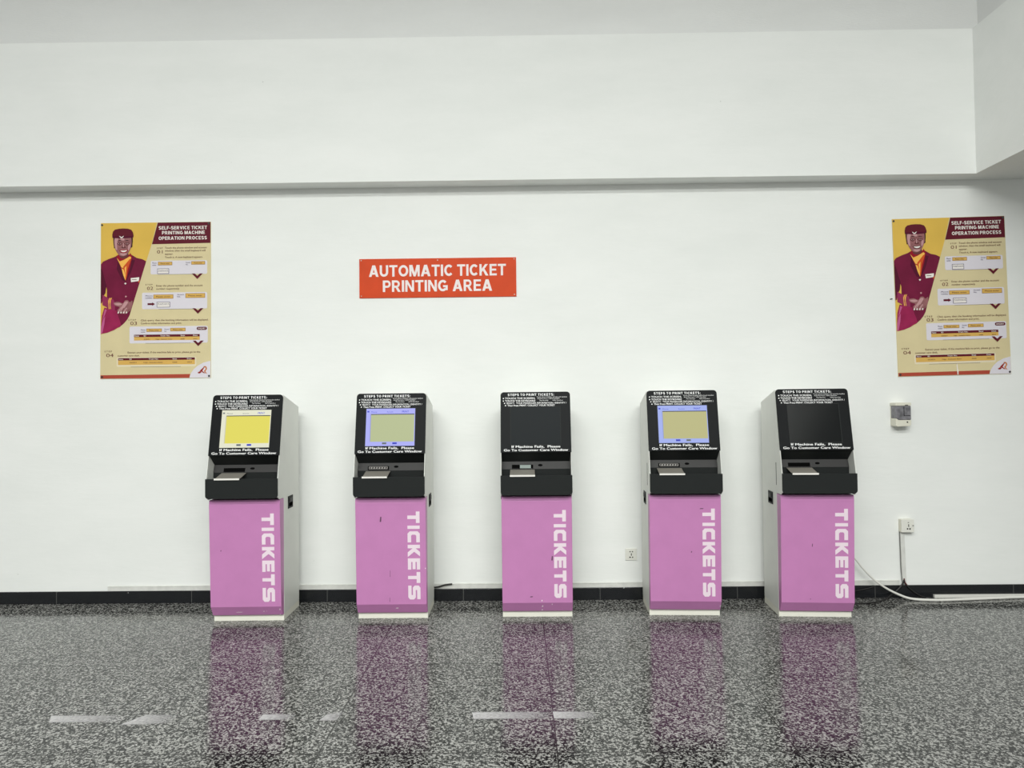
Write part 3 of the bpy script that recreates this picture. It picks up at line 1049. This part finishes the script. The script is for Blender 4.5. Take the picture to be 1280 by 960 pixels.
    roundpanel(b, 51.7, 132.6, 88.0, 108.6, 2, LAV)
    rc(b, 72, 116, 108.6, 109.1, 2, SHADE)
    field(b, 65.8, 90.6, 90.6, 95.8, 56, 64.8, ('Phone', 'number'), 4)
    field(b, 105.6, 130, 89.4, 95.2, 95.4, 103.8, ('Account', 'No.'), 4)
    bubble(b, 70, 86.6, 99.8, 106.6, 4)
    sh(b, [(58.6, 101.2), (64.4, 101.2), (64.4, 100.2), (67.8, 102.4), (64.4, 104.6), (64.4, 103.6), (58.6, 103.6)], 4, MAROON)
    b.build('step_block', root, recalc=False)['label'] = 'second step, text block with arrow and two gold fields'
    b = MB()
    tx(b, 'S T E P', 34.8, 44.3, 121.0, 122.8, 2, TXT, .02); tx(b, '03', 37.2, 45.4, 124.0, 128.2, 2, MAROON, .0)
    tx(b, 'Click query, then the booking information will be displayed.', 50.3, 134, 121.4, 123.6, 2, TXT, .008)
    tx(b, 'Confirm ticket information and print.', 50.3, 101, 125.2, 127.4, 2, TXT, .008)
    roundpanel(b, 36.2, 133.3, 130.2, 151.2, 2, LAV)
    rc(b, 56, 112, 151.0, 151.5, 3, SHADE)
    field(b, 57.3, 76.4, 133, 137.0, 50.4, 56, ('Phone', 'number'), 4)
    field(b, 86.9, 105.8, 132.4, 136.6, 79.6, 85.6, ('Account', 'No.'), 4)
    sh(b, rrect(119.6, 132.3, 131.4, 135.4, 2.0), 4, MAROON)
    tx(b, 'ENQUIRY', 121.4, 130.6, 132.5, 134.3, 5, PWHITE)
    table(b, 41.9, 123.4, 140.4, 143.4, 147.6, 4)
    b.build('step_block', root, recalc=False)['label'] = 'third step, text block with maroon-topped table'
    b = MB()
    tx(b, 'S T E P', 5.3, 14.4, 160.0, 161.8, 2, TXT, .02); tx(b, '04', 7.4, 16.5, 163.6, 167.8, 2, MAROON, .0)
    tx(b, 'Extract your ticket. If the machine fails to print, please go to the', 34, 124, 161.4, 163.6, 2, TXT, .008)
    tx(b, 'customer care desk.', 21.6, 49, 165.2, 167.4, 2, TXT, .008)
    roundpanel(b, 20.4, 119, 168.6, 180.2, 1, ink('pale_cream', 226, 214, 186))
    rc(b, 38, 100, 180.2, 180.8, 2, SHADE)
    table(b, 22.2, 117.4, 169.4, 172.2, 177.8, 4)
    b.build('step_block', root, recalc=False)['label'] = 'fourth step, bottom text block with maroon-topped table'
    for a0, b0 in ((113.6, 64.8), (114.4, 108.2), (114.8, 148.6)):
        b = MB()
        sh(b, [(a0, b0), (a0 + 3.6, b0), (a0 + 6.8, b0 + 2.9), (a0 + 10, b0), (a0 + 13.6, b0), (a0 + 6.8, b0 + 6.9)], 8, MAROON)
        b.build('chevron', root, recalc=False)
    b = MB(); sh(b, [(.3, 190.4), (111.5, 190.0), (110.5, 194.7), (.3, 194.7)], 1, BRICK)
    b.build('footer_band', root, recalc=False)
    b = MB()
    sh(b, [(110.6, 194.7), (112.4, 189), (116, 184), (121, 179.6), (128, 176), (136.7, 173.8), (136.7, 194.7)], 2, LAV)
    lb = b.build('logo_corner', root, recalc=False)
    b = MB()
    sh(b, [(120.8, 188.2), (124.2, 186.4), (125.6, 188.0), (123.6, 189.4), (121.6, 189.4)], 4, LOGO_R)
    sh(b, [(123.4, 186.0), (128.6, 181.4), (129.8, 181.2), (126.6, 186.4), (130.4, 189.2), (128.4, 189.2)], 4, LOGO_R)
    sh(b, [(127.6, 180.8), (130, 180.2), (132.0, 181.4), (132.4, 184), (130.4, 187.0), (132.6, 190.0), (130.8, 189.4), (128.4, 186.6), (130.6, 184.2), (130.6, 182.4), (129.4, 181.8)], 4, LOGO_O)
    b.build('logo', lb, recalc=False)
    for a0, b0 in ((1.8, 2.6), (134.6, 2.2), (135, 192.6), (2.4, 192.6)):
        x_, z_ = P(a0, b0)
        b = MB()
        rr = .0075
        b.prism([(x_ + rr * cos(k * pi / 5), -.010, z_ + rr * sin(k * pi / 5)) for k in range(10)],
                [(x_ + rr * cos(k * pi / 5), -.0048, z_ + rr * sin(k * pi / 5)) for k in range(10)], SCREW)
        b.build('screw', root)
    if torn:
        b = MB()
        sh(b, [(71.6, 194.4), (71.2, 188), (70.8, 182.5), (71.8, 180.6), (72.2, 186), (72.9, 190), (72.6, 194.2)], 9, PWHITE)
        b.build('tear', root, recalc=False)['label'] = 'white tear through the footer'
    return root


make_poster(-2.7805, 2.3055, 0.0, 'ticket instruction poster on the left end of the wall, left of the orange sign', False, False)
make_poster(3.2830, 2.2640, 0.95, 'ticket instruction poster hung slightly askew above the soap dispenser, torn at its foot', True, True)
b = MB(); b.tube([(2.825, -.0002, 2.247), (2.828, -.02, 2.247)], .004, SCREW, seg=8)
tag(b.build('nail'), 'small dark nail in the wall left of the right-hand poster', 'nail')

# ------------------------------------------------------------------ soap dispenser
root = tag(empty('soap_dispenser', (2.859, 0, 1.280)), 'white soap dispenser with smoky tank on the wall, right of the last machine', 'dispenser')
b = MB(); b.box(-.055, .055, -.010, -.0004, .004, .178, IVORY); b.build('back_plate', root, .003)
b = MB(); b.slab(rrect(-.058, .058, .158, .182, .006, 'cd'), -.085, -.001, IVORY)
b.box(.010, .034, -.0875, -.080, .1600, .1650, HOLE)
b.build('top_cover', root, .003)
SMOKE = mat('smoky_tank_plastic', (0.17, 0.165, 0.18), 0.12, spec=0.3, noise=0.4, nscale=26)
b = MB(); b.slab([(-.0575, .066), (-.034, .052), (.0575, .052), (.0575, .1575), (-.0575, .1575)], -.082, -.0105, SMOKE)
tk = b.build('tank', root, .006)
b = MB(); b.box(.002, .050, -.0830, -.0815, .082, .086, HOLE)
b.box(.002, .006, -.0830, -.0815, .084, .150, HOLE)
b.build('level_line', tk)
b = MB(); b.slab([(-.057, .012), (-.050, .002), (.046, .006), (.056, .014), (.0575, .0515), (-.034, .0515), (-.0575, .0655)], -.084, -.0105, IVORY)
bs = b.build('dispenser_base', root, .004)
b = MB()
b.prism([(.026 + .0055 * cos(k * pi / 5), -.0855, .036 + .0055 * sin(k * pi / 5)) for k in range(10)],
        [(.026 + .0055 * cos(k * pi / 5), -.083, .036 + .0055 * sin(k * pi / 5)) for k in range(10)], HOLE)
b.build('sensor', bs)

# ------------------------------------------------------------------ sockets
root = tag(empty('wall_socket', (.831, 0, .337)), 'flush square white wall socket, left of the machine with blue-framed screen', 'socket')
b = MB(); b.box(-.043, .043, -.008, -.0003, -.043, .046, WHITEPL); pl_ = b.build('faceplate', root, .0025)
b = MB(); b.box(-.030, .028, -.0098, -.0075, -.030, .032, WHITEPL); b.build('socket_insert', pl_, .001)
for hx, hz, w, h in ((-.008, .022, .008, .008), (.010, .022, .008, .008), (-.009, -.020, .012, .008), (.010, -.020, .010, .008), (.001, .001, .006, .018)):
    b = MB(); b.box(hx - w / 2, hx + w / 2, -.0104, -.0090, hz - h / 2, hz + h / 2, HOLE); b.build('pin_hole', pl_)

root = tag(empty('surface_socket', (2.893, 0, .540)), 'raised white socket box on the wall, feeding the vertical conduit', 'socket')
b = MB(); b.box(-.048, .043, -.038, -.0003, -.047, .047, IVORY); bx_ = b.build('mounting_box', root, .002)
b = MB(); b.box(-.049, .045, -.046, -.0375, -.048, .048, WHITEPL); pl_ = b.build('faceplate', root, .003)
for pts in ([(-.010, -.016), (.000, -.016), (.000, -.026), (-.010, -.026)], [(.008, -.016), (.018, -.016), (.018, -.027), (.008, -.027)],
            [(.000, .012), (.007, .012), (.006, -.008), (.002, -.008)], [(-.003, .028), (.007, .028), (.007, .024), (-.003, .024)]):
    b = MB(); b.slab(pts, -.0468, -.0455, HOLE); b.build('pin_hole', pl_)
b = MB(); b.box(.022, .040, -.0485, -.0455, -.012, .018, WHITEPL); b.box(.030, .041, -.0492, -.0480, .000, .005, HOLE); b.build('rocker_switch', pl_)

b = MB()
q = [(2.850, .4925), (2.880, .4925), (2.888, .100), (2.858, .100)]
b.slab(q, -.016, -.0125, TRUNK) ; b.slab([(a + .001, c) if a < 2.87 else (a - .001, c) for a, c in q], -.0125, -.0004, TRUNK)
tag(b.build('cable_conduit', bevel=.001), 'grey vertical conduit between the raised socket and the skirting', 'conduit')
b = MB(); b.tube([(2.846, -.010, .492), (2.848, -.010, .35), (2.850, -.012, .20), (2.857, -.016, .11)], .0026, mat('grey_cable_sheath', (0.12, 0.12, 0.115), 0.5), seg=8)
tag(b.build('thin_cable'), 'thin dark cable running down the left edge of the vertical conduit', 'cable')

# ------------------------------------------------------------------ loose cables at the foot of the wall
b = MB()
b.tube([(2.300, -.070, .44), (2.400, -.078, .385), (2.484, -.08, .299), (2.530, -.08, .239), (2.616, -.08, .150), (2.703, -.082, .088), (2.789, -.085, .044),
        (2.860, -.092, .018), (2.940, -.104, .0098), (3.074, -.120, .0098), (3.228, -.108, .0098), (3.485, -.080, .0098), (3.733, -.058, .0098), (4.3, -.05, .0098)],
       .0042, WHITECABLE, r_end=.0096)
tag(b.build('white_cable', smooth=True), 'white cable curving down from behind the last machine onto the floor', 'cable')
b = MB(); b.box(3.083, 4.4, -.036, -.0145, 0.0003, .024, WHITECABLE)
tag(b.build('cable_duct', bevel=.002), 'long white cable duct lying on the floor against the black skirting', 'duct')
b = MB()
b.tube([(2.220, -.060, .0066), (2.320, -.120, .0066), (2.412, -.170, .0066), (2.521, -.168, .0066), (2.638, -.118, .0066), (2.735, -.045, .014), (2.800, -.026, .050), (2.845, -.022, .093), (2.866, -.022, .128)],
       .006, BLACKCABLE)
tag(b.build('black_cable', smooth=True), 'black cable from the foot of the conduit to behind the last machine', 'cable')
b = MB()
b.tube([(2.862, -.024, .135), (2.874, -.024, .108), (2.895, -.024, .080), (2.932, -.024, .047), (2.978, -.026, .018), (3.010, -.030, .0058)], .0052, BLACKCABLE)
b.tube([(2.868, -.019, .145), (2.870, -.026, .118), (2.884, -.028, .098)], .0045, REDCABLE, seg=8)
tag(b.build('short_black_cable', smooth=True), 'short black cable dropping right from the conduit foot toward the white duct', 'cable')
b = MB()
b.tube([(2.20, -.05, .040), (2.36, -.032, .050), (2.50, -.026, .058), (2.585, -.024, .072), (2.64, -.022, .085)], .004, BLACKCABLE, seg=8)
tag(b.build('slack_black_cable', smooth=True), 'slack black cable against the skirting just right of the last machine', 'cable')
b = MB()
b.tube([(-.80, -.020, .096), (-.70, -.020, .102), (-.624, -.022, .110), (-.576, -.023, .124), (-.521, -.022, .130)], .0065, BLACKCABLE, seg=8)
tag(b.build('cable_end', smooth=True), 'black cable end poking out behind the lilac-screened machine above the skirting', 'cable')

# ------------------------------------------------------------------ light reflections painted on the floor as pale strips


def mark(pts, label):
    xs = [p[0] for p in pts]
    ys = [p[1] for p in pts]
    me = bpy.data.meshes.new('painted_reflection')
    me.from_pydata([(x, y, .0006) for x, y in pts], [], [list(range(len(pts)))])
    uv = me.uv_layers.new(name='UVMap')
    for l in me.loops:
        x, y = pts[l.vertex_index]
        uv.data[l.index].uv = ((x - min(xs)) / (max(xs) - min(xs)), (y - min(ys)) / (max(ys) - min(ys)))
    me.materials.append(REFLECTION_PAINT)
    o = bpy.data.objects.new('painted_reflection', me)
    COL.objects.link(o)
    tag(o, label, 'floor mark', 'painted pale reflections on the floor')


mark([(-2.245, -2.015), (-1.905, -2.015), (-1.905, -1.930), (-2.29, -1.930)], 'painted pale reflection stripe on the floor, leftmost of them all')
mark([(-1.899, -2.045), (-1.66, -2.02), (-1.66, -1.930), (-1.82, -1.925)], 'painted pale reflection on the floor just right of the leftmost stripe')
mark([(-1.255, -2.000), (-1.09, -2.000), (-1.09, -1.930), (-1.255, -1.930)], 'small painted pale reflection on the floor before the leftmost machine')
mark([(-.965, -2.005), (-.878, -2.015), (-.868, -1.900), (-.945, -1.945)], 'tiny painted triangular reflection on the floor before the lilac-screened machine')
mark([(-.232, -2.005), (.135, -2.005), (.135, -1.918), (-.246, -1.918)], 'long painted pale reflection on the floor before the middle machine')
mark([(.148, -2.005), (.350, -2.005), (.350, -1.918), (.145, -1.918)], 'short painted pale reflection on the floor, rightmost of them all')
